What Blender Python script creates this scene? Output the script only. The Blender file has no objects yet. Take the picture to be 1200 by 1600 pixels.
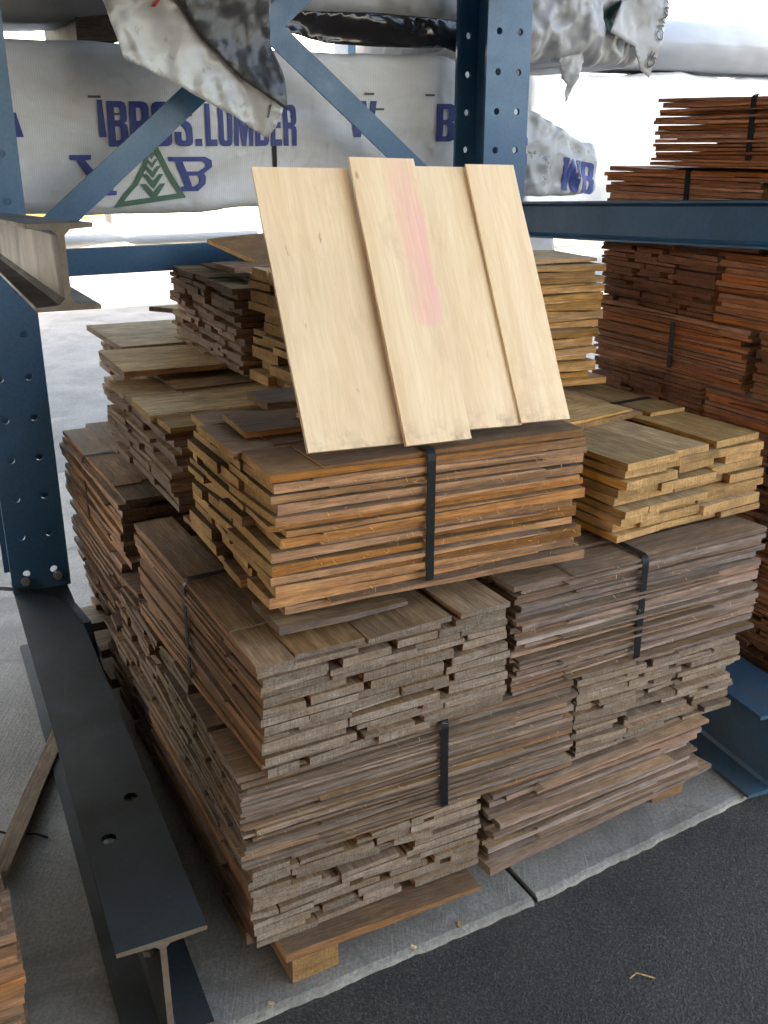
import bpy, bmesh, math, random
from mathutils import Vector, Matrix, noise
R_ = math.radians
rnd = random.Random(7)
scene = bpy.context.scene
COL = scene.collection

# ------------------------------------------------------------------ camera
cam_d = bpy.data.cameras.new('camera'); cam = bpy.data.objects.new('camera', cam_d); COL.objects.link(cam)
cam.location = (0, 0, 1.6); cam.rotation_euler = (R_(90 - 20.7), 0, 0)
cam_d.sensor_fit = 'VERTICAL'; cam_d.sensor_height = 24.0; cam_d.lens = 23.25
cam_d.clip_start = 0.05; cam_d.clip_end = 2000
scene.camera = cam
scene.render.resolution_x = 768; scene.render.resolution_y = 1024

# ------------------------------------------------------------------ light
PA = R_(28)                                        # direction in which rack, pad and pile are laid
RX, RY = math.cos(PA), math.sin(PA)
SUN_EL = R_(42)
SUN_AZ = -Vector((RX, RY)) * 0.70 - Vector((-RY, RX)) * 0.70      # horizontal direction towards the sun
SUN_AZ.normalize()
w = bpy.data.worlds.new('World'); scene.world = w; w.use_nodes = True
nt = w.node_tree; bg = nt.nodes['Background']
sky = nt.nodes.new('ShaderNodeTexSky'); sky.sky_type = 'NISHITA'; sky.sun_disc = False
sky.sun_elevation = SUN_EL; sky.sun_rotation = math.atan2(SUN_AZ.x, SUN_AZ.y)
sky.air_density = 1.0; sky.dust_density = 2.5; sky.ozone_density = 1.0
nt.links.new(sky.outputs[0], bg.inputs[0]); bg.inputs[1].default_value = 0.15
sd = bpy.data.lights.new('sun', 'SUN'); sd.energy = 4.0; sd.angle = R_(0.5); sd.color = (1.0, 0.95, 0.86)
so = bpy.data.objects.new('sun', sd); COL.objects.link(so)
sdir = Vector((SUN_AZ.x * math.cos(SUN_EL), SUN_AZ.y * math.cos(SUN_EL), math.sin(SUN_EL)))
so.rotation_euler = (-sdir).to_track_quat('-Z', 'Y').to_euler(); so.location = (4, -6, 12)
vs = scene.view_settings
vs.view_transform = 'Standard'; vs.look = 'None'; vs.gamma = 1.0; vs.use_curve_mapping = False
vs.exposure = 3.66
vs.use_white_balance = True; vs.white_balance_temperature = 8700; vs.white_balance_tint = 10

# ------------------------------------------------------------------ frame of the place (u along the rack, v away from the lane)
OX, OY = -0.226, 1.536
def P(u, v, z=0.0):
    return Vector((OX + RX * u - RY * v, OY + RY * u + RX * v, z))
ROT = Matrix.Rotation(PA, 4, 'Z')

# ------------------------------------------------------------------ helpers
def mesh(name, verts, faces, mats=(), parent=None, fm=None, smooth=False, loc=None, rot=None):
    me = bpy.data.meshes.new(name)
    me.from_pydata([tuple(v) for v in verts], [], faces)
    for m in mats: me.materials.append(m)
    if fm: me.polygons.foreach_set('material_index', fm)
    if smooth: me.polygons.foreach_set('use_smooth', [True] * len(me.polygons))
    me.update()
    o = bpy.data.objects.new(name, me); COL.objects.link(o)
    if parent: o.parent = parent
    if loc is not None: o.location = loc
    if rot is not None: o.rotation_euler = rot
    return o
def tag(o, label, cat, group=None):
    o['label'] = label; o['category'] = cat
    if group: o['group'] = group
    return o
def struct(o): o['kind'] = 'structure'; return o
def thing(name, label, cat, loc=(0, 0, 0), rot=(0, 0, 0), group=None):
    o = bpy.data.objects.new(name, None); COL.objects.link(o); o.empty_display_size = 0.1
    o.location = loc; o.rotation_euler = rot
    return tag(o, label, cat, group)
class MB:
    def __init__(s): s.v = []; s.f = []; s.m = []
    def add(s, vs_, fs, mi=0):
        b = len(s.v); s.v += [tuple(x) for x in vs_]
        s.f += [tuple(b + i for i in f) for f in fs]; s.m += [mi] * len(fs)
    def box(s, x0, x1, y0, y1, z0, z1, mi=0):
        s.add([(x0,y0,z0),(x1,y0,z0),(x1,y1,z0),(x0,y1,z0),(x0,y0,z1),(x1,y0,z1),(x1,y1,z1),(x0,y1,z1)],
              [(0,3,2,1),(4,5,6,7),(0,1,5,4),(1,2,6,5),(2,3,7,6),(3,0,4,7)], mi)
    def tube(s, pts, r, n=8, mi=0):
        pts = [Vector(p) for p in pts]; rings = []
        for i, p in enumerate(pts):
            d = (pts[min(i+1, len(pts)-1)] - pts[max(i-1, 0)]).normalized()
            a = d.cross(Vector((0, 0, 1)));
            if a.length < 1e-3: a = d.cross(Vector((1, 0, 0)))
            a.normalize(); b = d.cross(a)
            rings.append([p + (a * math.cos(t) + b * math.sin(t)) * r for t in [2*math.pi*k/n for k in range(n)]])
        vs_ = [q for rr in rings for q in rr]; fs = []
        for i in range(len(pts)-1):
            for k in range(n):
                fs.append((i*n+k, i*n+(k+1) % n, (i+1)*n+(k+1) % n, (i+1)*n+k))
        fs.append(tuple(range(n))[::-1]); fs.append(tuple((len(pts)-1)*n+k for k in range(n)))
        s.add(vs_, fs, mi)
    def build(s, name, mats, parent=None, **k):
        return mesh(name, s.v, s.f, mats, parent, s.m, **k)

# ------------------------------------------------------------------ materials
def new_mat(name):
    m = bpy.data.materials.new(name); m.use_nodes = True
    n = m.node_tree.nodes; l = m.node_tree.links
    return m, n, l, n['Principled BSDF']
def ramp(n, stops):
    r = n.new('ShaderNodeValToRGB'); e = r.color_ramp.elements
    while len(e) < len(stops): e.new(0.5)
    for i, (p, c) in enumerate(stops):
        e[i].position = p; e[i].color = (*c, 1)
    return r
def mixc(n, l, mode, fac, a, b):
    x = n.new('ShaderNodeMix'); x.data_type = 'RGBA'; x.blend_type = mode; x.clamp_result = False
    if hasattr(fac, 'links'): l.new(fac, x.inputs[0])
    else: x.inputs[0].default_value = fac
    for s, v in ((6, a), (7, b)):
        if hasattr(v, 'links'): l.new(v, x.inputs[s])
        else: x.inputs[s].default_value = (*v, 1)
    return x.outputs[2]
def mrange(n, l, v, a, b, c, d):
    x = n.new('ShaderNodeMapRange'); l.new(v, x.inputs[0])
    for i, q in enumerate((a, b, c, d)): x.inputs[i+1].default_value = q
    return x.outputs[0]
def ntex(n, l, vec, scale, detail=4, rough=0.6, dist=0.0):
    t = n.new('ShaderNodeTexNoise'); t.inputs['Scale'].default_value = scale; t.inputs['Detail'].default_value = detail
    t.inputs['Roughness'].default_value = rough; t.inputs['Distortion'].default_value = dist
    l.new(vec, t.inputs['Vector']); return t.outputs[0]
def coords(n, l, scale, rand=True, kind='Object', rot=(0,0,0)):
    tc = n.new('ShaderNodeTexCoord'); v = tc.outputs[kind]
    if rand:
        oi = n.new('ShaderNodeObjectInfo'); mu = n.new('ShaderNodeMath'); mu.operation = 'MULTIPLY'
        l.new(oi.outputs['Random'], mu.inputs[0]); mu.inputs[1].default_value = 57.0
        ad = n.new('ShaderNodeVectorMath'); l.new(v, ad.inputs[0]); l.new(mu.outputs[0], ad.inputs[1]); v = ad.outputs[0]
    mp = n.new('ShaderNodeMapping'); l.new(v, mp.inputs[0]); mp.inputs['Scale'].default_value = scale
    mp.inputs['Rotation'].default_value = rot
    return mp.outputs[0]
def bump(n, l, h, strength, dist, bsdf):
    b = n.new('ShaderNodeBump'); b.inputs['Strength'].default_value = strength; b.inputs['Distance'].default_value = dist
    l.new(h, b.inputs['Height']); l.new(b.outputs[0], bsdf.inputs['Normal'])

def wood(name, dark, mid, light, alt=None, stain=None, stain_amt=0.5, var=0.36, grain=(2.2, 55, 55), rough=0.75, bstr=0.35, sat=0.15):
    """lengthwise grain, a different tone for every piece, broad weather stains"""
    m, n, l, b = new_mat(name)
    g = ntex(n, l, coords(n, l, grain), 1.0, 7, 0.62, 0.9)
    c = ramp(n, [(0.28, dark), (0.5, mid), (0.72, light)]); l.new(g, c.inputs[0]); col = c.outputs[0]
    oi = n.new('ShaderNodeObjectInfo'); rv = oi.outputs['Random']
    if alt:
        wn = n.new('ShaderNodeTexWhiteNoise'); wn.noise_dimensions = '1D'; l.new(rv, wn.inputs['W'])
        f = mrange(n, l, wn.outputs[0], 0.35, 1.0, 0.0, 0.85)
        col = mixc(n, l, 'MIX', f, col, mixc(n, l, 'MULTIPLY', 0.6, alt, mixc(n, l, 'MIX', 0.5, c.outputs[0], (1, 1, 1))))
    if stain:
        s = ntex(n, l, coords(n, l, (5, 9, 9)), 1.0, 5, 0.65, 0.5)
        sf = mrange(n, l, s, 0.42, 0.66, 0.0, stain_amt)
        col = mixc(n, l, 'MIX', sf, col, stain)
    f2 = ntex(n, l, coords(n, l, (14, 380, 380)), 1.0, 4, 0.7)
    col = mixc(n, l, 'MULTIPLY', 1.0, col, ramp_out(n, l, f2, (0.52, 0.50, 0.48), (1.32, 1.32, 1.32)))
    f3 = ntex(n, l, coords(n, l, (16, 42, 60)), 1.0, 6, 0.7, 0.4)
    col = mixc(n, l, 'MULTIPLY', 1.0, col, ramp_out(n, l, f3, (0.70, 0.68, 0.66), (1.25, 1.25, 1.25)))
    sp = ntex(n, l, coords(n, l, (160, 420, 420)), 1.0, 2, 0.5)
    col = mixc(n, l, 'MIX', mrange(n, l, sp, 0.66, 0.74, 0, 0.55), col, light)
    hs = n.new('ShaderNodeHueSaturation'); l.new(col, hs.inputs['Color'])
    l.new(mrange(n, l, rv, 0, 1, 1 - var, 1 + var), hs.inputs['Value'])
    wn2 = n.new('ShaderNodeTexWhiteNoise'); wn2.noise_dimensions = '1D'
    ad = n.new('ShaderNodeMath'); ad.operation = 'ADD'; ad.inputs[1].default_value = 3.7; l.new(rv, ad.inputs[0]); l.new(ad.outputs[0], wn2.inputs['W'])
    l.new(mrange(n, l, wn2.outputs[0], 0, 1, 1 - sat, 1 + sat), hs.inputs['Saturation'])
    l.new(hs.outputs[0], b.inputs['Base Color']); b.inputs['Roughness'].default_value = rough
    b.inputs['Specular IOR Level'].default_value = 0.25
    ha = n.new('ShaderNodeMath'); ha.operation = 'ADD'; l.new(g, ha.inputs[0]); l.new(f2, ha.inputs[1])
    bump(n, l, ha.outputs[0], bstr, 0.0025, b)
    return m
def ramp_out(n, l, v, a, b):
    r = ramp(n, [(0.3, a), (0.7, b)]); l.new(v, r.inputs[0]); return r.outputs[0]
def endgrain(name, dark, mid, light, stain=None, stain_amt=0.5, var=0.25, rot=0.5):
    """sawn butt ends: short slanted saw marks across the grain"""
    m, n, l, b = new_mat(name)
    g1_ = ntex(n, l, coords(n, l, (40, 16, 190)), 1.0, 6, 0.7, 1.6)
    g2_ = ntex(n, l, coords(n, l, (60, 260, 38), rot=(rot, 0, 0)), 1.0, 4, 0.65, 0.8)
    mx = n.new('ShaderNodeMath'); mx.operation = 'MULTIPLY_ADD'; l.new(g2_, mx.inputs[0]); mx.inputs[1].default_value = .42
    m2 = n.new('ShaderNodeMath'); m2.operation = 'MULTIPLY'; l.new(g1_, m2.inputs[0]); m2.inputs[1].default_value = .58
    l.new(m2.outputs[0], mx.inputs[2]); g = mx.outputs[0]
    c = ramp(n, [(0.36, dark), (0.5, mid), (0.64, light)]); l.new(g, c.inputs[0]); col = c.outputs[0]
    if stain:
        s = ntex(n, l, coords(n, l, (14, 14, 22)), 1.0, 4, 0.6, 0.4)
        col = mixc(n, l, 'MIX', mrange(n, l, s, 0.42, 0.64, 0.0, stain_amt), col, stain)
    f2 = ntex(n, l, coords(n, l, (300, 300, 500)), 1.0, 3, 0.7)
    col = mixc(n, l, 'MULTIPLY', 1.0, col, ramp_out(n, l, f2, (0.6, 0.59, 0.58), (1.25, 1.25, 1.25)))
    f4 = ntex(n, l, coords(n, l, (9, 9, 30)), 1.0, 4, 0.65)
    col = mixc(n, l, 'MULTIPLY', 1.0, col, ramp_out(n, l, f4, (0.72, 0.70, 0.68), (1.2, 1.2, 1.2)))
    oi = n.new('ShaderNodeObjectInfo')
    hs = n.new('ShaderNodeHueSaturation'); l.new(col, hs.inputs['Color'])
    wn = n.new('ShaderNodeTexWhiteNoise'); wn.noise_dimensions = '1D'; l.new(oi.outputs['Random'], wn.inputs['W'])
    l.new(mrange(n, l, wn.outputs[0], 0, 1, 1 - var, 1 + var), hs.inputs['Value'])
    l.new(hs.outputs[0], b.inputs['Base Color']); b.inputs['Roughness'].default_value = 0.85
    b.inputs['Specular IOR Level'].default_value = 0.2
    bump(n, l, g, 0.5, 0.003, b)
    return m

# palettes: (broad face, long edge, butt end)
PAL = {
 'gold': (wood('wood_gold_face', (.38,.245,.12), (.51,.345,.18), (.61,.45,.26), stain=(.26,.165,.09), stain_amt=.35),
          wood('wood_gold_edge', (.35,.18,.07), (.46,.255,.105), (.56,.35,.165), stain=(.26,.15,.075), stain_amt=.35),
          endgrain('wood_gold_butt', (.24,.13,.055), (.41,.24,.105), (.55,.345,.17), stain=(.22,.13,.07), stain_amt=.5)),
 'orange': (wood('wood_orange_face', (.15,.092,.055), (.235,.145,.085), (.32,.21,.12), alt=(.34,.195,.105), stain=(.13,.095,.07), stain_amt=.6),
          wood('wood_orange_edge', (.20,.082,.032), (.33,.145,.056), (.45,.23,.095), alt=(.36,.18,.085), stain=(.24,.125,.062), stain_amt=.5),
          endgrain('wood_orange_butt', (.33,.185,.072), (.53,.325,.138), (.66,.45,.23), stain=(.38,.205,.08), stain_amt=.5)),
 'grey': (wood('wood_grey_face', (.19,.115,.062), (.30,.185,.10), (.40,.265,.155), alt=(.25,.175,.12), stain=(.16,.115,.085), stain_amt=.6),
          wood('wood_grey_edge', (.066,.052,.047), (.145,.116,.104), (.245,.205,.188), alt=(.21,.12,.075), stain=(.30,.155,.075), stain_amt=.32),
          endgrain('wood_grey_butt', (.10,.075,.059), (.215,.170,.139), (.325,.268,.222), stain=(.19,.122,.078), stain_amt=.6)),
 'violet': (wood('wood_violet_face', (.22,.135,.082), (.34,.22,.135), (.43,.295,.19), stain=(.16,.122,.108), stain_amt=.55),
          wood('wood_violet_edge', (.072,.055,.053), (.155,.121,.116), (.25,.204,.198), alt=(.25,.14,.095), stain=(.36,.19,.105), stain_amt=.36),
          endgrain('wood_violet_butt', (.10,.076,.059), (.205,.160,.127), (.31,.255,.205), stain=(.20,.12,.072), stain_amt=.55)),
 'rust': (wood('wood_rust_face', (.15,.083,.047), (.235,.138,.077), (.33,.205,.12), stain=(.12,.085,.06), stain_amt=.5),
          wood('wood_rust_edge', (.17,.077,.037), (.29,.138,.068), (.40,.215,.115), alt=(.235,.135,.082), stain=(.145,.09,.06), stain_amt=.4),
          endgrain('wood_rust_butt', (.12,.075,.047), (.21,.135,.088), (.31,.215,.145), stain=(.13,.09,.06), stain_amt=.6)),
 'mauve': (wood('wood_mauve_face', (.36,.235,.125), (.50,.345,.19), (.60,.44,.27), stain=(.14,.09,.062), stain_amt=.6),
          wood('wood_mauve_edge', (.23,.118,.06), (.33,.175,.092), (.42,.245,.14), stain=(.18,.115,.08), stain_amt=.4),
          endgrain('wood_mauve_butt', (.12,.082,.062), (.20,.145,.115), (.28,.215,.175), stain=(.19,.11,.066), stain_amt=.5)),
 'red': (wood('wood_red_face', (.20,.082,.036), (.30,.135,.064), (.38,.20,.105)),
          wood('wood_red_edge', (.16,.055,.026), (.31,.112,.053), (.43,.175,.088), alt=(.41,.18,.088), var=.35),
          endgrain('wood_red_butt', (.10,.040,.021), (.22,.088,.046), (.33,.145,.078), stain=(.10,.046,.026), stain_amt=.5)),
}
PAL['mixed'] = (PAL['grey'][0], PAL['rust'][1], PAL['grey'][2])
def board_mat(name, pink=False):
    m, n, l, b = new_mat(name)
    tc = coords(n, l, (1.1, 13, 13))
    g = ntex(n, l, tc, 1.0, 6, 0.6, 1.4)
    c = ramp(n, [(0.25, (.68,.48,.30)), (0.5, (.765,.575,.385)), (0.75, (.81,.65,.46))]); l.new(g, c.inputs[0]); col = c.outputs[0]
    wv0 = n.new('ShaderNodeTexWave'); wv0.wave_type = 'BANDS'; wv0.bands_direction = 'Y'
    l.new(coords(n, l, (.30, 1, 1)), wv0.inputs['Vector']); wv0.inputs['Scale'].default_value = 13
    wv0.inputs['Distortion'].default_value = 26; wv0.inputs['Detail'].default_value = 2; wv0.inputs['Detail Scale'].default_value = .9
    col = mixc(n, l, 'MULTIPLY', 1.0, col, ramp_out(n, l, wv0.outputs[1], (.985,.97,.95), (1.01,1.01,1.01)))
    s = ntex(n, l, coords(n, l, (3, 12, 12)), 1.0, 4, 0.6, 0.6)
    col = mixc(n, l, 'MIX', mrange(n, l, s, 0.45, 0.75, 0.0, 0.40), col, (.72,.47,.34))
    f2 = ntex(n, l, coords(n, l, (10, 420, 420)), 1.0, 4, 0.7)
    col = mixc(n, l, 'MULTIPLY', 1.0, col, ramp_out(n, l, f2, (.90,.88,.85), (1.04,1.04,1.04)))
    oi = n.new('ShaderNodeObjectInfo')
    hs = n.new('ShaderNodeHueSaturation'); l.new(col, hs.inputs['Color'])
    l.new(mrange(n, l, oi.outputs['Random'], 0, 1, .93, 1.04), hs.inputs['Value']); col = hs.outputs[0]
    # dark dirty specks and a smudge near the resting end
    k = ntex(n, l, coords(n, l, (22, 60, 60)), 1.0, 2, 0.5)
    col = mixc(n, l, 'MIX', mrange(n, l, k, 0.72, 0.78, 0, 0.6), col, (.25,.15,.08))
    t0 = n.new('ShaderNodeTexCoord'); s0 = n.new('ShaderNodeSeparateXYZ'); l.new(t0.outputs['Object'], s0.inputs[0])
    dz = ntex(n, l, coords(n, l, (30, 30, 30)), 1.0, 5, 0.7)
    ed = n.new('ShaderNodeMath'); ed.operation = 'MULTIPLY'; l.new(mrange(n, l, s0.outputs[0], 0.0, 0.05, 1, 0), ed.inputs[0]); l.new(mrange(n, l, dz, 0.45, 0.70, 0, 0.7), ed.inputs[1])
    col = mixc(n, l, 'MIX', ed.outputs[0], col, (.22,.15,.09))
    sm = ntex(n, l, coords(n, l, (5, 9, 9)), 1.0, 6, 0.7, 0.4)
    col = mixc(n, l, 'MIX', mrange(n, l, sm, 0.56, 0.76, 0, 0.5), col, (.52,.36,.23))
    if pink:
        t = n.new('ShaderNodeTexCoord'); sp = n.new('ShaderNodeSeparateXYZ'); l.new(t.outputs['Object'], sp.inputs[0])
        wv = ntex(n, l, coords(n, l, (9, 60, 1), rand=False), 1.0, 5, 0.7)
        ya = n.new('ShaderNodeMath'); ya.operation = 'MULTIPLY_ADD'; l.new(wv, ya.inputs[0]); ya.inputs[1].default_value = 0.05
        l.new(sp.outputs[1], ya.inputs[2])
        a = mrange(n, l, ya.outputs[0], -0.041, -0.031, 0, 1); a2 = mrange(n, l, ya.outputs[0], -0.004, 0.03, 1, 0)
        x1 = mrange(n, l, sp.outputs[0], 0.222, 0.232, 0, 1); x2 = mrange(n, l, sp.outputs[0], 0.46, 0.56, 1, 0.35)
        f = a
        stq = mrange(n, l, ntex(n, l, coords(n, l, (5, 170, 1), rand=False), 1.0, 3, .6), .35, .62, .25, 1.0)
        for q in (a2, x1, x2, stq):
            mm = n.new('ShaderNodeMath'); mm.operation = 'MULTIPLY'; l.new(f, mm.inputs[0]); l.new(q, mm.inputs[1]); f = mm.outputs[0]
        mm = n.new('ShaderNodeMath'); mm.operation = 'MULTIPLY'; l.new(f, mm.inputs[0]); mm.inputs[1].default_value = 0.95; f = mm.outputs[0]
        col = mixc(n, l, 'MIX', f, col, (.76,.38,.36))
    l.new(col, b.inputs['Base Color']); b.inputs['Roughness'].default_value = 0.6; b.inputs['Specular IOR Level'].default_value = 0.3
    bump(n, l, f2, 0.15, 0.001, b)
    return m
M_BOARD = board_mat('fresh_cedar'); M_BOARD_PINK = board_mat('fresh_cedar_pink', True)

def paint(name, c, dirt, amt, rough, scale=6, metal=0.0):
    m, n, l, b = new_mat(name)
    s = ntex(n, l, coords(n, l, (scale, scale, scale), rand=False), 1.0, 6, 0.65, 0.4)
    col = mixc(n, l, 'MIX', mrange(n, l, s, 0.45, 0.72, 0, amt), c, dirt)
    f = ntex(n, l, coords(n, l, (90, 90, 90), rand=False), 1.0, 3, 0.6)
    col = mixc(n, l, 'MULTIPLY', 1.0, col, ramp_out(n, l, f, (.82,.82,.82), (1.12,1.12,1.12)))
    ch = ntex(n, l, coords(n, l, (17, 17, 9), rand=False), 1.0, 7, 0.72, 0.3)
    col = mixc(n, l, 'MIX', mrange(n, l, ch, 0.66, 0.69, 0, 0.75), col, (.07,.052,.042))
    l.new(col, b.inputs['Base Color']); b.inputs['Metallic'].default_value = metal
    l.new(mrange(n, l, s, 0.3, 0.8, rough - .08, rough + .25), b.inputs['Roughness'])
    bump(n, l, f, 0.06, 0.002, b)
    return m
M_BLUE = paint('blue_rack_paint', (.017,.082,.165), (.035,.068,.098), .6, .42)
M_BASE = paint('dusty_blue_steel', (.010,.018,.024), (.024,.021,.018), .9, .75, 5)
M_FOOT = paint('dusty_blue_foot', (.016,.062,.115), (.040,.040,.038), .75, .55, 7)
M_BARE = paint('worn_arm_steel', (.155,.152,.15), (.10,.095,.088), .6, .42, 4, .35)
M_RUST = paint('rusty_edge', (.13,.10,.075), (.10,.045,.022), .8, .7, 20)
M_BOLT = paint('zinc_bolt', (.38,.37,.35), (.18,.14,.10), .5, .4, 60, .7)
M_STRAP = paint('black_strap', (.005,.006,.008), (.014,.014,.014), .3, .5, 40)
M_STRAP.node_tree.nodes['Principled BSDF'].inputs['Specular IOR Level'].default_value = .2
M_BLUETXT = paint('blue_ink', (.012,.030,.17), (.05,.07,.18), .45, .55, 14)
M_GREENTXT = paint('green_ink', (.020,.085,.050), (.06,.10,.08), .5, .55, 14)
M_GREY_INK = paint('grey_ink', (.05,.05,.055), (.12,.12,.12), .4, .6, 14)
M_RED_INK = paint('red_ink', (.42,.02,.03), (.40,.12,.12), .3, .6, 14)

def plastic(name, c, dirt, amt, rough=0.45, ribs=True, crinkle=0.5, cs=14, spots=None, bd=.010):
    m, n, l, b = new_mat(name)
    s = ntex(n, l, coords(n, l, (2.2, 2.2, 5), rand=False), 1.0, 6, 0.62, 0.6)
    col = mixc(n, l, 'MIX', mrange(n, l, s, 0.40, 0.72, 0, amt), c, dirt)
    t = n.new('ShaderNodeTexNoise'); t.noise_type = 'RIDGED_MULTIFRACTAL'; t.inputs['Scale'].default_value = 1.0; t.inputs['Detail'].default_value = 4
    t.inputs['Roughness'].default_value = .5; t.inputs['Distortion'].default_value = .8
    l.new(coords(n, l, (cs*.45, cs*.45, cs*.45), rand=False), t.inputs['Vector']); hh = t.outputs[0]
    if ribs:
        wv = n.new('ShaderNodeTexWave'); wv.wave_type = 'BANDS'; wv.bands_direction = 'X'
        l.new(coords(n, l, (1, 1, 1), rand=False), wv.inputs['Vector']); wv.inputs['Scale'].default_value = 52
        wv.inputs['Distortion'].default_value = 0.6
        col = mixc(n, l, 'MULTIPLY', 1.0, col, ramp_out(n, l, wv.outputs[1], (.90,.90,.90), (1.03,1.03,1.03)))
    if spots:
        v = ntex(n, l, coords(n, l, (16, 16, 16), rand=False), 1.0, 4, 0.7)
        col = mixc(n, l, 'MIX', mrange(n, l, v, 0.60, 0.66, 0, 0.9), col, spots)
    l.new(col, b.inputs['Base Color']); b.inputs['Roughness'].default_value = rough
    bump(n, l, hh, crinkle, bd, b)
    return m
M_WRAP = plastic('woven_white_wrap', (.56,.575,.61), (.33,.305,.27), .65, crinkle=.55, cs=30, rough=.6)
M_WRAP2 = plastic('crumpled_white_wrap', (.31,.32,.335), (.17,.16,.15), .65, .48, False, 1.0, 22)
M_WRAPR = plastic('crinkled_pack_end', (.27,.28,.295), (.10,.095,.09), .7, .5, False, 1.0, 24, spots=(.05,.048,.045))
M_WRAPG = plastic('grey_wrap', (.24,.25,.265), (.15,.14,.13), .6, .42, True, .6)
M_FLAPW = plastic('silvery_white_wrap', (.40,.405,.42), (.22,.215,.21), .75, .34, False, .8, 22, spots=(.27,.265,.26))
M_FLAPD = plastic('charcoal_wrap', (.026,.029,.038), (.05,.05,.058), .6, .42, False, .9, 24)
M_BLACKP = plastic('black_wrap', (.014,.014,.016), (.03,.03,.032), .5, .18, False, 1.0, 10)
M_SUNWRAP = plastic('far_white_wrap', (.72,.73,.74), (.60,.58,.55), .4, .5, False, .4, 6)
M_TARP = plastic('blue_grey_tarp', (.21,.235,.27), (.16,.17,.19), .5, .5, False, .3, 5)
M_YELLUM = wood('pale_lumber', (.42,.29,.14), (.55,.40,.21), (.62,.47,.27), grain=(1.2, 30, 30), bstr=.2)
M_DUNN = wood('dark_dunnage', (.085,.06,.042), (.15,.105,.07), (.21,.15,.10), stain=(.05,.04,.03), stain_amt=.6)
M_SKID = wood('skid_face', (.19,.115,.06), (.29,.18,.09), (.37,.24,.13), stain=(.13,.10,.085), stain_amt=.6)
M_SKIDEND = endgrain('skid_end', (.13,.07,.028), (.20,.11,.045), (.28,.165,.07), stain=(.26,.16,.08), stain_amt=.4)
M_SPLINT = wood('sawn_fibre', (.45,.28,.11), (.58,.38,.17), (.66,.47,.25), bstr=0)

def ground_mat(name, kind):
    m, n, l, b = new_mat(name)
    if kind in ('asphalt', 'yard'):
        a = ntex(n, l, coords(n, l, (1, 1, 1), rand=False), 135, 3, 0.8)
        p = ntex(n, l, coords(n, l, (1, 1, 1), rand=False), 2.6, 6, 0.65, 0.6)
        v = n.new('ShaderNodeTexVoronoi'); v.inputs['Scale'].default_value = 210; l.new(coords(n, l, (1, 1, 1), rand=False), v.inputs['Vector'])
        c = ramp(n, [(0.34, (.017,.016,.0155)), (0.53, (.034,.0325,.031)), (0.70, (.085,.081,.074))]); l.new(a, c.inputs[0])
        if kind == 'yard':
            for e_, q in zip(c.color_ramp.elements, ((.07,.07,.072), (.12,.12,.122), (.19,.187,.18))): e_.color = (*q, 1)
        col = mixc(n, l, 'MULTIPLY', 1.0, c.outputs[0], ramp_out(n, l, p, (.66,.66,.67), (1.40,1.36,1.30)))
        p2 = ntex(n, l, coords(n, l, (1, 1, 1), rand=False), 13, 8, 0.8, 0.6)
        col = mixc(n, l, 'MIX', mrange(n, l, p2, 0.56, 0.74, 0, 0.6), col, (.105,.097,.083))
        l.new(col, b.inputs['Base Color']); b.inputs['Roughness'].default_value = 0.82
        ha = n.new('ShaderNodeMath'); ha.operation = 'ADD'; l.new(a, ha.inputs[0]); l.new(v.outputs[0], ha.inputs[1])
        bump(n, l, ha.outputs[0], 0.45, 0.004, b)
    else:
        a = ntex(n, l, coords(n, l, (1, 1, 1), rand=False, rot=(0, 0, -PA)), 120, 4, 0.7)
        p = ntex(n, l, coords(n, l, (1, 1, 1), rand=False), 3.0, 6, 0.62, 0.6)
        br = ntex(n, l, coords(n, l, (150, 14, 1), rand=False, rot=(0, 0, -PA)), 1.0, 4, 0.6, 0.7)
        c = ramp(n, [(0.25, (.16,.15,.136)), (0.5, (.245,.232,.212)), (0.75, (.32,.306,.283))]); l.new(p, c.inputs[0])
        col = mixc(n, l, 'MULTIPLY', 1.0, c.outputs[0], ramp_out(n, l, a, (.68,.68,.68), (1.25,1.25,1.25)))
        col = mixc(n, l, 'MULTIPLY', 1.0, col, ramp_out(n, l, br, (.86,.86,.86), (1.08,1.08,1.08)))
        st = ntex(n, l, coords(n, l, (1, 1, 1), rand=False), 4.0, 7, 0.75, 0.7)
        col = mixc(n, l, 'MIX', mrange(n, l, st, 0.50, 0.66, 0, 0.7), col, (.105,.095,.082))
        l.new(col, b.inputs['Base Color']); b.inputs['Roughness'].default_value = 0.8
        ha = n.new('ShaderNodeMath'); ha.operation = 'ADD'; l.new(a, ha.inputs[0]); l.new(br, ha.inputs[1])
        bump(n, l, ha.outputs[0], 0.45, 0.005, b)
    return m
M_ASPH = ground_mat('asphalt', 'asphalt'); M_CONC = ground_mat('brushed_concrete', 'concrete')
M_JOINT = ground_mat('joint_filler', 'asphalt')
M_SHADE_SHEET = paint('shade_sheet', (.22,.22,.22), (.16,.15,.14), .5, .5)

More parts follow.
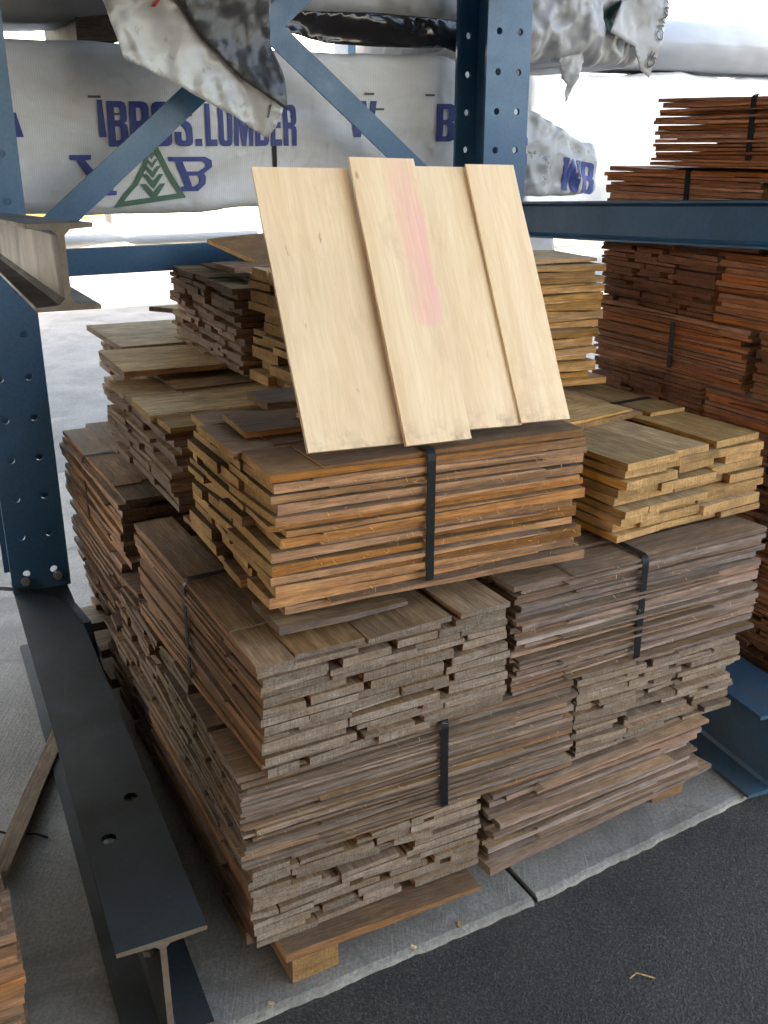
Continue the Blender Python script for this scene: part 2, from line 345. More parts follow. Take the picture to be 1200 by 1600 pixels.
# ------------------------------------------------------------------ ground
S = 900
struct(mesh('asphalt_ground', [(-S,-S,-.014),(S,-S,-.014),(S,S,-.014),(-S,S,-.014)], [(0,1,2,3)], [M_ASPH]))
M_YARD = ground_mat('faded_asphalt', 'yard')
struct(mesh('yard_asphalt', [P(-60,3.56,-.010),P(80,3.56,-.010),P(80,90,-.010),P(-60,90,-.010)], [(0,1,2,3)], [M_YARD]))
def slab(name, u0, u1, f0, f1, vb):
    """concrete slab; its front edge runs from (u0,f0) to (u1,f1), broken a little"""
    vs_, fs = [], []
    n = max(8, int((u1 - u0) / 0.018)); r = random.Random(int(u0 * 100))
    for i in range(n + 1):
        t = i / n; u = u0 + (u1 - u0) * t; f = f0 + (f1 - f0) * t
        e = f + noise.noise(Vector((u * 16, 3, 0))) * .006 + r.uniform(-.0025, .0025)
        vs_ += [P(u, e - .004, -.03), P(u, e, -.004 + r.uniform(-.002, .001)), P(u, e + .012, 0), P(u, vb, 0), P(u, vb + .003, -.03)]
    for i in range(n):
        for k in range(4):
            a = i * 5 + k; fs.append((a, a + 5, a + 6, a + 1))
    fs += [(0, 1, 2, 3, 4), tuple(n * 5 + k for k in (4, 3, 2, 1, 0))]
    return struct(mesh(name, vs_, fs, [M_CONC]))
slab('concrete_pad', -8.0, .607, -.105, -.056, 3.55)
slab('concrete_pad', .622, 1.9, -.052, .035, 3.55)
slab('concrete_pad', 1.912, 9.0, .04, .07, 3.55)

# ------------------------------------------------------------------ unseen roof, posts and walls added to shade the rack
mb = MB()
mb.box(-9, 2.8, -8.0, 5.0, 4.6, 4.75)
roof = thing('added_shade_roof', 'unseen roof with walls, added overhead to shade the racks of lumber', 'roof', (OX, OY, 0), (0, 0, PA))
mb.build('shade_sheet', [M_SHADE_SHEET], roof)
mb = MB(); mb.box(-8.6, .6, -7.9, -7.8, 0, 4.59); mb.build('shade_wall_back', [M_SHADE_SHEET], roof)  # unseen wall added to block sky light from the front left
mb = MB(); mb.box(-8.75, -8.65, -7.7, 4.7, 0, 3.5); mb.build('shade_wall_end', [M_SHADE_SHEET], roof)  # unseen wall added to keep light off the left side
for u in (-8.8, 2.6):
    for v in (-7.8, 4.8):
        q = MB(); q.box(u-.1, u+.1, v-.1, v+.1, 0, 4.6); q.build('shade_post', [M_BLUE], roof)

# ------------------------------------------------------------------ cantilever rack
rack = thing('cantilever_rack', 'blue perforated steel cantilever rack with I-beam arms and cross braces', 'rack', (OX, OY, 0), (0, 0, PA))
def ibeam(name, L, wf, h, tf, tw, mats, parent, loc, rot, holes=(), endmat=1):
    """I-section along local -y (towards the lane); front end at y=-L"""
    hw, r = wf/2, .008
    prof = [(-hw,0),(hw,0),(hw,tf*.75),(tw/2+r,tf),(tw/2,tf+r),(tw/2,h-tf-r),(tw/2+r,h-tf),(hw,h-tf*.75),(hw,h),(-hw,h),(-hw,h-tf*.75),(-tw/2-r,h-tf),(-tw/2,h-tf-r),(-tw/2,tf+r),(-tw/2-r,tf),(-hw,tf*.75)]
    n = len(prof); b = MB(); N = 10
    vs_ = [(x, -L * i / N, z) for i in range(N+1) for x, z in prof]
    fs = [(i*n+k, (i+1)*n+k, (i+1)*n+(k+1) % n, i*n+(k+1) % n) for i in range(N) for k in range(n)]
    b.add(vs_, fs, 0)
    for i in (0, N):
        e = [vs_[i*n+k] for k in range(n)]
        for f in ((0,1,2,3,14,15), (3,4,13,14), (4,5,12,13), (5,6,11,12), (6,7,8,9,10,11)):
            b.add([e[k] for k in f], [tuple(range(len(f)))], endmat)
    o = b.build(name, mats, parent, loc=loc, rot=rot)
    return o
def perf_column(loc, H, name='column'):
    """wide-flange column, both flanges punched with two rows of holes"""
    W_, D, T, pitch, gx, rr = .178, .20, .011, .125, .042, .0115
    b = MB()
    xs = [-W_/2, -gx-.024, -gx+.024, gx-.024, gx+.024, W_/2]
    nz = int(H / pitch)
    for y in (-D/2, D/2 - T):
        for i in range(nz):
            z0, z1 = i*pitch, (i+1)*pitch
            for c in range(5):
                x0, x1 = xs[c], xs[c+1]
                if c not in (1, 3):
                    for yy, fl in ((y, 0), (y+T, 1)):
                        q = [(x0,yy,z0),(x1,yy,z0),(x1,yy,z1),(x0,yy,z1)]
                        b.add(q, [(0,1,2,3) if not fl else (3,2,1,0)])
                    continue
                cx, cz = (x0+x1)/2, (z0+z1)/2; K = 12
                ring, sq = [], []
                hx, hz = (x1-x0)/2, (z1-z0)/2
                for k in range(K):
                    a = 2*math.pi*(k+.5)/K; ca, sa = math.cos(a), math.sin(a)
                    ring.append((cx+rr*ca, cz+rr*sa))
                    s = min(hx/max(abs(ca),1e-6), hz/max(abs(sa),1e-6)); sq.append((cx+s*ca, cz+s*sa))
                corners = [(x1,z1),(x0,z1),(x0,z0),(x1,z0)]
                for yy, fl in ((y, 0), (y+T, 1)):
                    vs_ = [(p[0],yy,p[1]) for p in ring] + [(p[0],yy,p[1]) for p in sq] + [(p[0],yy,p[1]) for p in corners]
                    fs = []
                    for k in range(K):
                        k2 = (k+1) % K
                        A, B = sq[k], sq[k2]
                        if abs(A[0]-B[0]) > 1e-6 and abs(A[1]-B[1]) > 1e-6:
                            ci = min(range(4), key=lambda j: (corners[j][0]-(A[0]+B[0])/2)**2 + (corners[j][1]-(A[1]+B[1])/2)**2)
                            f = (k, K+k, 2*K+ci, K+k2, k2)
                        else: f = (k, K+k, K+k2, k2)
                        fs.append(f if fl else f[::-1])
                    b.add(vs_, fs)
                b.add([(p[0],y,p[1]) for p in ring] + [(p[0],y+T,p[1]) for p in ring], [(k, (k+1) % K, K+(k+1) % K, K+k) for k in range(K)])
        ht = nz*pitch
        b.add([(-W_/2,y,0),(-W_/2,y+T,0),(-W_/2,y+T,ht),(-W_/2,y,ht)], [(0,3,2,1)])
        b.add([(W_/2,y,0),(W_/2,y+T,0),(W_/2,y+T,ht),(W_/2,y,ht)], [(0,1,2,3)])
    b.box(-.004, .004, -D/2+T, D/2-T, 0, nz*pitch)
    return b.build(name, [M_BLUE], rack, loc=loc)
def bolt(x, y, z, axis='y', parent=rack, r=.014):
    b = MB(); n = 6
    pts = [(math.cos(2*math.pi*k/n)*r, math.sin(2*math.pi*k/n)*r) for k in range(n)]
    if axis == 'y':
        vs_ = [(p[0], 0, p[1]) for p in pts] + [(p[0], -.012, p[1]) for p in pts]
    else:
        vs_ = [(p[0], p[1], 0) for p in pts] + [(p[0], p[1], .012) for p in pts]
    fs = [(k, (k+1) % n, n+(k+1) % n, n+k) for k in range(n)] + [tuple(range(n, 2*n)), tuple(range(n))[::-1]]
    b.add(vs_, fs); return b.build('bolt', [M_BOLT], parent, loc=(x, y, z))
CU = (-.132, 1.587, 3.30); CV = 1.70
for i, cu in enumerate(CU):
    perf_column((cu, CV, .245), 3.9)
    ub = (-.215, 1.395, 3.2)[i]
    if i < 2:
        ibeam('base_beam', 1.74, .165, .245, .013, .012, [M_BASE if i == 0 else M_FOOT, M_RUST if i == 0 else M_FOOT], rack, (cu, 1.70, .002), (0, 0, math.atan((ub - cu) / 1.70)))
        if i == 0:
            bo = [o for o in rack.children if o.name.startswith('base_beam')][-1]; cut = MB()
            for hx, hy in ((.035, -1.30), (-.035, -1.42)): cut.tube([(hx, hy, .15), (hx, hy, .30)], .0155, 16)
            co = cut.build('cutter', [M_RUST]); co.parent = rack; co.location = bo.location; co.rotation_euler = bo.rotation_euler
            md = bo.modifiers.new('holes', 'BOOLEAN'); md.object = co; md.operation = 'DIFFERENCE'; md.solver = 'EXACT'
            me2 = bpy.data.meshes.new_from_object(bo.evaluated_get(bpy.context.evaluated_depsgraph_get()))
            bo.modifiers.clear(); bo.data = me2; bpy.data.objects.remove(co)
            sb = MB(); sb.tube([(0, 0, 0), (0, 0, -.07)], .007, 10); sb.tube([(0, 0, -.02), (0, 0, -.034)], .015, 6); sb.tube([(0, 0, -.058), (0, 0, -.07)], .012, 6)
            sb.build('bolt', [M_BOLT], rack, loc=(cu - .098, .03, .232))
        for dx in (-.05, .05): bolt(cu + dx, CV - .101, .285)
    # arms at two levels, tilted up towards the tip
    if i < 2:
        ibeam('arm', 1.66, .085, .115, .008, .009, [M_BARE if i == 0 else M_BLUE, M_RUST if i == 0 else M_BLUE], rack, (cu, CV - .10, 1.285 if i == 0 else 1.27), (R_(-3.2), 0, R_(-4.4) if i == 0 else R_(-3)))
    ibeam('arm', 1.66, .085, .115, .008, .009, [M_BLUE, M_BLUE], rack, (cu, CV - .10, 2.10), (R_(-3.0), 0, 0))
    ibeam('arm', 1.2, .085, .115, .008, .009, [M_BLUE, M_BLUE], rack, (cu, CV + .10, 1.22), (R_(-1.5), 0, math.pi))
def bar(p0, p1, wd, th, name, mat=M_BLUE):
    """flat bar in the rack plane between two (u,z) points"""
    a, b_ = Vector((p0[0], 0, p0[1])), Vector((p1[0], 0, p1[1])); d = (b_ - a).normalized()
    nrm = Vector((-d.z, 0, d.x)) * wd / 2; y = Vector((0, th, 0))
    vs_ = [a - nrm, b_ - nrm, b_ + nrm, a + nrm]; vs_ = [v for v in vs_] + [v + y for v in vs_]
    b = MB(); b.add(vs_, [(0,1,2,3),(7,6,5,4),(0,4,5,1),(1,5,6,2),(2,6,7,3),(3,7,4,0)])
    return b
bar((CU[0]+.09, 1.245), (CU[1]-.09, 1.245), .078, .04, 'strut').build('strut', [M_BLUE], rack, loc=(0, CV-.02, 0))
bar((-.042, 1.282), (1.50, 2.53), .074, .008, 'brace').build('brace', [M_BLUE], rack, loc=(0, CV-.012, 0))
bar((-.042, 2.56), (1.50, 1.325), .074, .008, 'brace').build('brace', [M_BLUE], rack, loc=(0, CV+.006, 0))

# ------------------------------------------------------------------ shingle bundles
def shingle_mesh(L, wd, xdir, zb, zt, pal, r, rough=1.0):
    """one sawn shingle; butt at x=0, running along xdir; zb, zt give bottom/top at (butt, tip)"""
    N = 6; vs_ = []
    bow = r.gauss(0, .0014) * rough; ph = r.uniform(0, 6)
    c0, c1 = [r.choice((0, 0, 0, r.uniform(0, .010))) for _ in range(2)]
    sk = r.uniform(-.004, .004)
    for i in range(N + 1):
        t = i / N; x = xdir * L * t
        dz = bow * math.sin(t * 3.1 + ph) * 1.2
        ya = -wd/2 + r.uniform(-.0014, .0014) * rough; yb = wd/2 + r.uniform(-.0014, .0014) * rough
        b0 = zb[0] + (zb[1] - zb[0]) * t + dz; t0 = zt[0] + (zt[1] - zt[0]) * t + dz
        t0 = max(t0, b0 + .0012)
        xa = xb = x
        if i == 0: xa += xdir * (c0 + max(0, sk)); xb += xdir * (c1 + max(0, -sk))
        e = r.uniform(0, .0012) * rough
        vs_ += [(xa, ya, b0), (xb, yb, b0), (xb, yb - e, t0), (xa, ya + e, t0)]
    fs, fm = [], []
    flip = xdir < 0
    for i in range(N):
        a, c = i*4, (i+1)*4
        for k, mi in ((0, 0), (1, 1), (2, 0), (3, 1)):
            f = (a+k, a+(k+1) % 4, c+(k+1) % 4, c+k)
            fs.append(f if flip else f[::-1]); fm.append(mi)
    f = (0,1,2,3); fs.append(f[::-1] if flip else f); fm.append(2)
    f = tuple(N*4+k for k in (3,2,1,0)); fs.append(f[::-1] if flip else f); fm.append(2)
    return vs_, fs, fm

def strap_loop(wd, h, x, parent, width=.018, slack=.004, y0=0.0):
    """closed black band round the bundle in the local y-z plane"""
    pts = []; c = .018
    def arc(cy, cz, a0):
        for k in range(5):
            a = a0 + math.pi/2 * k/4; pts.append((cy + c*math.cos(a), cz + c*math.sin(a)))
    Y0, Y1, Z0, Z1 = y0 - slack, wd + slack, -.001, h + .003
    arc(Y1-c, Z1-c, 0); arc(Y0+c, Z1-c, math.pi/2); 
    for k in (1, 2, 3): pts.append((Y0 - .001*math.sin(k), Z1-c - (Z1-Z0-2*c)*k/4))
    arc(Y0+c, Z0+c, math.pi); arc(Y1-c, Z0+c, 1.5*math.pi)
    n = len(pts); b = MB(); vs_ = []; th = .0016
    cy, cz = wd/2, h/2
    for i, (y, z) in enumerate(pts):
        dy, dz = y-cy, z-cz; q = math.hypot(dy, dz); iy, iz = y + dy/q*th, z + dz/q*th
        dx = .003 * math.sin(i * .5)
        vs_ += [(x-width/2+dx, y, z), (x+width/2+dx, y, z), (x+width/2+dx, iy, iz), (x-width/2+dx, iy, iz)]
    fs = []
    for i in range(n):
        a, c2 = i*4, ((i+1) % n)*4
        for k in range(4): fs.append((a+k, a+(k+1) % 4, c2+(k+1) % 4, c2+k))
    b.add(vs_, fs); return b.build('strap', [M_STRAP], parent)

BUNDLES = 'strapped bundles of cedar shingles piled on the pallet'
def bundle(label, u0, u1, v0, v1, z0, z1, axis, n, pal, vis, seed, wmin=.07, wmax=.20, jx=.008, jy=.006, ell=.80,
           strap=True, turn=0.0, tilt=0.0, roll=0.0, gapp=.25, name='shingle_bundle', cat='shingle bundle', group=BUNDLES, part='shingle', big=0.0, mats2=None, toplay=1):
    r = random.Random(seed); mats = PAL[pal]
    if axis == 'u':
        L, W_ = u1-u0, v1-v0; loc = P(u0, v0, z0); rz = PA
    else:
        L, W_ = v1-v0, u1-u0; loc = P(u1, v0, z0); rz = PA + math.pi/2
    root = thing(name, label, cat, loc, (R_(roll), R_(-tilt), rz + R_(turn)), group)
    h = z1-z0; l_ = L*ell; cnt = 0
    ws_ = [r.uniform(.62, 1.38) for _ in range(n)]; zs = [0]
    for q_ in ws_: zs.append(zs[-1] + q_*h/sum(ws_))
    for k in range(n):
        p = zs[k+1] - zs[k]; zk = zs[k]
        for end in (0, 1):
            # split the width into shingles
            y = r.uniform(-jy, jy) - (big if r.random() < .15 else 0); row = []
            while y < W_ - .03:
                wd = r.uniform(wmin, wmax)
                if y + wd > W_ - .05: wd = W_ - y + r.uniform(-jy, jy)
                row.append((y, wd)); y += wd + (r.uniform(.006, .034) if r.random() < gapp else .0008)
            for i, (y, wd) in enumerate(row):
                first, last = i == 0, i == len(row)-1
                keep = (end == 0 and 'x0' in vis) or (end == 1 and 'x1' in vis) or (first and 'y0' in vis) or (last and 'y1' in vis) or (k >= n - toplay and 'top' in vis)
                rec = abs(r.gauss(0, jx)) + (r.uniform(.008, .03) if r.random() < .10 else 0)
                if not keep: continue
                g = p * .03 + r.uniform(0, .03) * p
                zb0 = zk + r.uniform(0, .04)*p
                if end == 0:
                    zb = (zb0, zb0); zt = (zk + p*.94 - g, zk + p*.10)
                    x0, xd = rec, 1
                else:
                    zi = p * .94 * max(.1, (2 - L/l_)) 
                    zb = (zb0, zk + min(zi, p*.8)); zt = (zk + p - g, zk + p - g*.6)
                    x0, xd = L - rec, -1
                vs_, fs, fm = shingle_mesh(l_ * r.uniform(.95, 1.0), wd - .001, xd, zb, zt, mats, r)
                o = mesh(part, vs_, fs, mats, root, fm, loc=(x0, y + wd/2, 0), rot=(0, 0, r.gauss(0, .008)))
                cnt += 1
    if strap: strap_loop(W_, h, L*.5 if strap is True else L*strap, root, y0=-jy*.6)
    return root, cnt

TOTAL = 0
def B(*a, **k):
    global TOTAL
    rt, c = bundle(*a, **k); TOTAL += c
    if c > 100: print('BUNDLE OVER 100', c, a[0])
    return rt

def fibres(root, L, h, n, seed, y=-.004):
    """saw fuzz hanging from the sawn long edges"""
    r = random.Random(seed); b = MB()
    for _ in range(n):
        x, z = r.uniform(.01, L-.01), r.uniform(.01, h); ln = r.uniform(.003, .012); a = r.choice((r.gauss(0, .35), r.gauss(-1.2, .5)))
        yy = y - r.uniform(.001, .006); wq = r.uniform(.0003, .0008); dx, dz = math.cos(a)*ln, math.sin(a)*ln
        nx, nz = -math.sin(a)*wq, math.cos(a)*wq; dy = -r.uniform(0, .006)
        b.add([(x-nx, yy, z-nz), (x+dx-nx*.3, yy+dy, z+dz-nz*.3), (x+dx+nx*.3, yy+dy, z+dz+nz*.3), (x+nx, yy, z+nz),
               (x, yy+wq, z), (x+dx, yy+dy+wq, z+dz)], [(0,1,2,3), (3,2,5,4), (4,5,1,0)])
    o = b.build('saw_fibres', [M_SPLINT], root); o['kind'] = 'stuff'
# pallet ------------------------------------------------------------------
pal = thing('wooden_pallet', 'rough low wooden pallet under the big pile of shingle bundles', 'pallet', P(0, 0, 0), (0, 0, PA))
def plank(name, x0, x1, y0, y1, z0, z1, mats, parent, r=rnd, seg=8, axis='x'):
    vs_, fs, fm = shingle_mesh((x1-x0) if axis == 'x' else (y1-y0), (y1-y0) if axis == 'x' else (x1-x0), 1, (z0, z0), (z1, z1), mats, r, 2.0)
    if axis == 'x': loc, rot = (x0, (y0+y1)/2, 0), (0, 0, 0)
    else: loc, rot = ((x0+x1)/2, y0, 0), (0, 0, math.pi/2)
    return mesh(name, vs_, fs, mats, parent, fm, loc=loc, rot=rot)
WM = (M_SKID, M_SKID, M_SKIDEND)
M_DECK = wood('deck_board', (.10,.07,.05), (.17,.12,.085), (.25,.18,.125), stain=(.30,.17,.085), stain_amt=.4)
WD = (M_DECK, M_DECK, M_SKIDEND)
for x in (.035, .58, 1.08): plank('skid', x, x+.105, {.035: -.02, .58: .16}.get(x, .085), 1.72, .002, .068, WM, pal, axis='y')
for i in range(9):
    y = (.055 if i == 0 else .012) + i*.195
    plank('deck_board', -.02 + rnd.uniform(-.02, .01), 1.20 + rnd.uniform(-.03, .03), y, y+.14, .070, .100, WD, pal)

# pile, layer by layer
B('weathered bundle of butt ends, lowest at the near corner of the pile', -.03, .49, .0, .72, .103, .283, 'v', 12, 'mixed', ('x0', 'y1'), 11, jx=.007, strap=False, gapp=.5)
B('grey and pink bundle with long sides, lowest at the right', .51, 1.18, .01, .50, .103, .283, 'u', 15, 'violet', ('y0', 'x0', 'x1'), 12, jx=.02, jy=.014, big=.02, strap=False, turn=3.0)
bA = B('grey brown strapped bundle with long sides, resting on the lowest near bundle', -.045, .735, .01, .50, .286, .500, 'u', 21, 'grey', ('y0', 'x0'), 13, jx=.008, strap=.565, jy=.007, turn=-.6)
B('grey bundle of butt ends directly under the violet grey strapped bundle', 0.75, 1.225, .0, .70, .288, .496, 'v', 16, 'violet', ('x0',), 14, jx=.010, strap=False, gapp=.5, turn=-1.5)
B('weathered bundle of butt ends directly under the orange brown strapped bundle', .0, .535, -.012, .765, .502, .738, 'v', 15, 'mixed', ('x0', 'y1', 'top'), 15, jx=.007, strap=.52, gapp=.6, wmin=.09, turn=1.2, tilt=.5)
bB = B('violet grey strapped bundle with long sides in the third layer at the right', .555, 1.30, .015, .56, .498, .752, 'u', 23, 'violet', ('y0', 'x0', 'top'), 16, turn=1.2, tilt=-.8, jx=.016, jy=.008, big=.012, strap=.47)
bC = B('orange brown strapped bundle with fuzzy sawn edges, under the four pale leaning boards', .045, .755, .05, .50, .785, 1.060, 'u', 14, 'orange', ('y0', 'x0', 'x1', 'top'), 17, jx=.016, jy=.012, ell=.86, strap=.465, wmin=.10, wmax=.22, big=.020, tilt=-0.9)
B('golden yellow strapped bundle of thick butt ends right of the orange brown bundle', .875, 1.33, .085, .86, .762, .952, 'v', 9, 'gold', ('x0', 'y1', 'top'), 18, jx=.015, strap=.50, wmin=.10, wmax=.20, turn=3.0, ell=.62)
fibres(bA, .78, .214, 90, 1); fibres(bB, .74, .25, 70, 2); fibres(bC, .71, .25, 260, 3)
# left face of the pile, going back
B('rust brown bundle of butt ends in the second layer of the dark left face', -.02, .60, .53, 1.02, .288, .50, 'u', 12, 'rust', ('x0', 'y0', 'top'), 19, jx=.012, strap=False)
B('lowest rust brown bundle behind the near corner on the dark left face', -.02, .60, .75, 1.25, .103, .283, 'u', 11, 'rust', ('x0',), 20, jx=.012, strap=False)
B('thin strapped bundle splayed along the far left face under the stained top boards', .0, .44, .93, 1.74, .53, .735, 'v', 11, 'rust', ('y1', 'x0', 'top'), 21, jx=.02, jy=.012, big=.02, strap=.55, wmin=.12)
B('dark uneven bundle just below the splayed strapped one on the left face', .02, .46, 1.05, 1.76, .30, .525, 'v', 12, 'rust', ('y1', 'x0', 'x1', 'top'), 22, jx=.02, jy=.02, big=.03, strap=False, wmin=.12)
B('lowest far dark bundle beside the long floor beam on the left face', .02, .50, 1.28, 1.80, .103, .295, 'u', 11, 'rust', ('x0', 'top'), 23, jx=.03, strap=False)
B('left bundle of butt ends with a bare golden top board', .06, .80, .70, 1.30, .770, .965, 'u', 12, 'mauve', ('x0', 'y0', 'top'), 24, jx=.014, strap=False, wmin=.14, wmax=.26)
B('far left bundle of butt ends with a dark stained top board', .19, .80, 1.32, 1.98, .765, .985, 'u', 12, 'mauve', ('x0', 'y1', 'top'), 25, jx=.02, strap=False, wmin=.18, wmax=.32)
B('mauve grey block of butt ends set on the stained boards below the left brace', .37, .95, 1.07, 1.66, .988, 1.225, 'u', 15, 'mauve', ('x0', 'y0', 'top'), 26, jx=.012, strap=False, jy=.008, wmin=.05, wmax=.15)
B('small honey yellow stack of thick crooked shakes behind the left pale board', .42, .84, .68, 1.03, .99, 1.285, 'u', 11, 'gold', ('x0', 'y0', 'top'), 27, jx=.02, strap=False, jy=.02, wmin=.08, wmax=.16, turn=4, group='loose stacks on top of the pile')
B('tall honey yellow stack with splayed right ends behind the rightmost pale board', .84, 1.285, .64, 1.02, .965, 1.290, 'u', 15, 'gold', ('x1', 'y0', 'top'), 28, jx=.03, strap=False, jy=.025, big=.03, wmin=.09, wmax=.18, group='loose stacks on top of the pile')

# loose boards lying on the bundles
def shake(label, u0, u1, v0, v1, z0, z1, pal_, turn=0, tilt=0, roll=0, seed=1, axis='u', group='loose shakes lying on the bundles', tip=.45):
    r = random.Random(seed); mats = PAL[pal_]
    L, W_ = (u1-u0, v1-v0) if axis == 'u' else (v1-v0, u1-u0)
    vs_, fs, fm = shingle_mesh(L, W_, 1, (0, 0), (z1-z0, (z1-z0)*tip), mats, r, 1.2)
    if axis == 'u': loc, rz = P(u0, (v0+v1)/2, z0), PA
    else: loc, rz = P((u0+u1)/2, v0, z0), PA + math.pi/2
    o = mesh('cedar_shake', vs_, fs, mats, None, fm, loc=loc, rot=(R_(roll), R_(-tilt), rz + R_(turn)))
    return tag(o, label, 'shake', group)
shake('bare golden shake lying on the near left bundle of butt ends', 0.055, .70, .80, .99, .967, .985, 'gold', seed=3, turn=1)
shake('short golden brown shake one layer below the bare golden shake, nearest the corner', .07, .62, .69, .82, .966, .980, 'gold', seed=4)
shake('broad dark stained shake on the far left bundle, nearer half', .10, .75, 1.20, 1.52, .987, 1.004, 'mauve', seed=5, turn=-1)
shake('broad pale shake sticking out at the far left end of the stained boards', .17, .80, 1.55, 1.98, .988, 1.005, 'mauve', seed=6, turn=1)
shake('dark red edged shake on the back left corner of the orange brown bundle', .20, .70, .41, .53, 1.068, 1.086, 'rust', seed=7, turn=-2)
shake('thick brown shake with a split edge under the left pale board', .235, .66, .18, .33, 1.068, 1.082, 'orange', seed=8, turn=3)
shake('dusty brown shake at the left corner of the orange brown bundle', .10, .60, .27, .42, 1.064, 1.076, 'orange', seed=9, turn=-3)
shake('tilted brown board propped up on top of the mauve grey block', .50, .80, 1.20, 1.50, 1.268, 1.280, 'orange', seed=10, turn=24, roll=14, tip=1)
shake('pale shake with a split corner on the front of the mauve grey block', .46, .95, 1.04, 1.20, 1.232, 1.246, 'mauve', seed=12, turn=5)
shake('thin pink brown shake crossing under the tilted brown board', .42, .95, 1.20, 1.36, 1.248, 1.262, 'rust', seed=13, turn=3)
shake('pointed brown shake jutting out behind the mauve grey block on the left', .385, .80, 1.62, 1.80, 1.07, 1.085, 'mauve', seed=14, turn=35, tilt=-4)
shake('thin straight golden shake lying under the strap of the yellow bundle', .90, 1.16, .34, .49, .956, .964, 'gold', seed=15, turn=10)
shake('topmost shake on the tall honey yellow stack', .88, 1.25, .68, .90, 1.292, 1.310, 'gold', seed=16, turn=-5)
shake('warped brown shake at the near edge of the third layer', .06, .33, .035, .17, .756, .772, 'grey', seed=17, turn=2, axis='u')

shake('split orange brown slab sticking out under the lowest near bundle', .02, .47, -.035, .16, .078, .100, 'orange', seed=31, turn=-1.5, tilt=.5, group='broken slabs on the pallet edge')
shake('grey brown broken slab slanting out under the lowest right bundle', .50, 1.12, -.015, .13, .072, .094, 'violet', seed=32, turn=4, tilt=1.2, group='broken slabs on the pallet edge')
shake('short grey block on the pallet edge under the far right end', 1.00, 1.24, .02, .17, .072, .096, 'violet', seed=33, turn=9, group='broken slabs on the pallet edge')
# four fresh boards leaning on the top bundle
def lean_board(label, ub0, ub1, vb, zb, ut, vt, zt, L, th, mat, seed, skew=0):
    r = random.Random(seed); W_ = ub1 - ub0
    vs_, fs, fm = shingle_mesh(L, W_, 1, (0, 0), (th, th*.45), (mat,)*3, r, .5)
    L += .012; bot = P((ub0+ub1)/2, vb, zb - .008); top = P(ut, vt, zt)
    X = (top - bot).normalized(); Rv = Vector((RX, RY, 0)); Y = -Rv
    Z = X.cross(Y).normalized(); Y = Z.cross(X).normalized()
    Mx = Matrix((X, Y, Z)).transposed().to_4x4(); Mx.translation = bot
    o = mesh('display_board', vs_, fs, [mat]*3, None, fm); o.matrix_world = Mx
    return tag(o, label, 'board', 'fresh pale boards leaning on the top bundle')
vt = .345
BT = .009
lean_board('widest pale cedar board, leftmost of the four leaning boards', .147, .343, .085, 1.074, .262, vt, 1.545, .545, BT, M_BOARD, 41)
lean_board('narrow pale board with a pink streak, overlapping the widest leaning board', .333, .473, .064, 1.072, .425, vt-.016, 1.556, .565, BT, M_BOARD_PINK, 42)
lean_board('plain yellowish leaning board between the pink streaked one and the dirty cornered one', .466, .612, .095, 1.072, .556, vt+.012, 1.550, .545, BT, M_BOARD, 43)
lean_board('rightmost leaning pale board with a dirty lower corner', .606, .724, .088, 1.072, .682, vt, 1.552, .545, BT, M_BOARD, 44)

# ------------------------------------------------------------------ red brown stack in the next bay
RED = 'red brown shingle bundles stacked in the next bay'
rp = thing('wooden_pallet', 'dark pallet under the red brown stack at the right', 'pallet', P(1.62, 0, 0), (0, 0, PA))
for x in (.03, .6, 1.1): plank('skid', x, x+.09, -.1, 1.1, .002, .10, WM, rp, axis='y')
lv = [(.12,.325),(.33,.525),(.53,.725),(.73,.925),(.93,1.11),(1.115,1.305),(1.312,1.515)]
lab_b = ['lowest', 'second lowest', 'third lowest', 'fourth lowest', 'fifth from the ground', 'sixth from the ground', 'just under the top']
for i, (a, b_) in enumerate(lv):
    if i % 2 == 1:
        B('red brown butt end bundle, %s level of the stack, far end' % lab_b[i], 1.62, 2.25, .60, 1.085, a, b_, 'u', 14, 'red', ('x0', 'top'), 60+i, strap=False, jx=.006, group=RED, gapp=.4)
        B('red brown long sided bundle, %s level of the stack, lane end' % lab_b[i], 1.62, 2.1, -.08, .59, a, b_, 'v', 16, 'red', ('y1', 'top'), 70+i, strap=.6, jx=.015, group=RED, ell=.84)
    else:
        B('red brown strapped bundle, %s level of the next bay stack' % lab_b[i], 1.62, 2.1, .44, 1.10, a, b_, 'v', 16, 'red', ('y1', 'top'), 80+i, strap=.45, jx=.015, group=RED, ell=.84)
        B('red brown butt end bundle, %s level of the stack, lane end' % lab_b[i], 1.62, 2.25, -.08, .42, a, b_, 'u', 14, 'red', ('x0', 'top'), 90+i, strap=False, jx=.006, group=RED, gapp=.4)
B('topmost red brown strapped bundle of the next bay stack', 1.60, 2.1, .10, .875, 1.525, 1.700, 'v', 16, 'red', ('x0', 'x1'), 99, strap=.53, jx=.02, group=RED, ell=.82, wmin=.17, wmax=.30)

# stack of the bay on the left, mostly out of view; piled higher to darken the left side
LG = 'shingle bundles of the bay on the left'
for i in range(7):
    B('reddish bundle at the lower left edge of the picture, %s of its stack' % ('lowest', 'second', 'third', 'fourth', 'fifth', 'sixth', 'topmost')[i], -1.20, -.47 + (.02 if i % 2 else 0), -.16, .72, .02 + i*.23, .24 + i*.23, 'u' if i % 2 else 'v', 12, 'rust', ('x1', 'x0') if i % 2 else ('y0', 'x0', 'top'), 110+i, strap=False, group=LG)

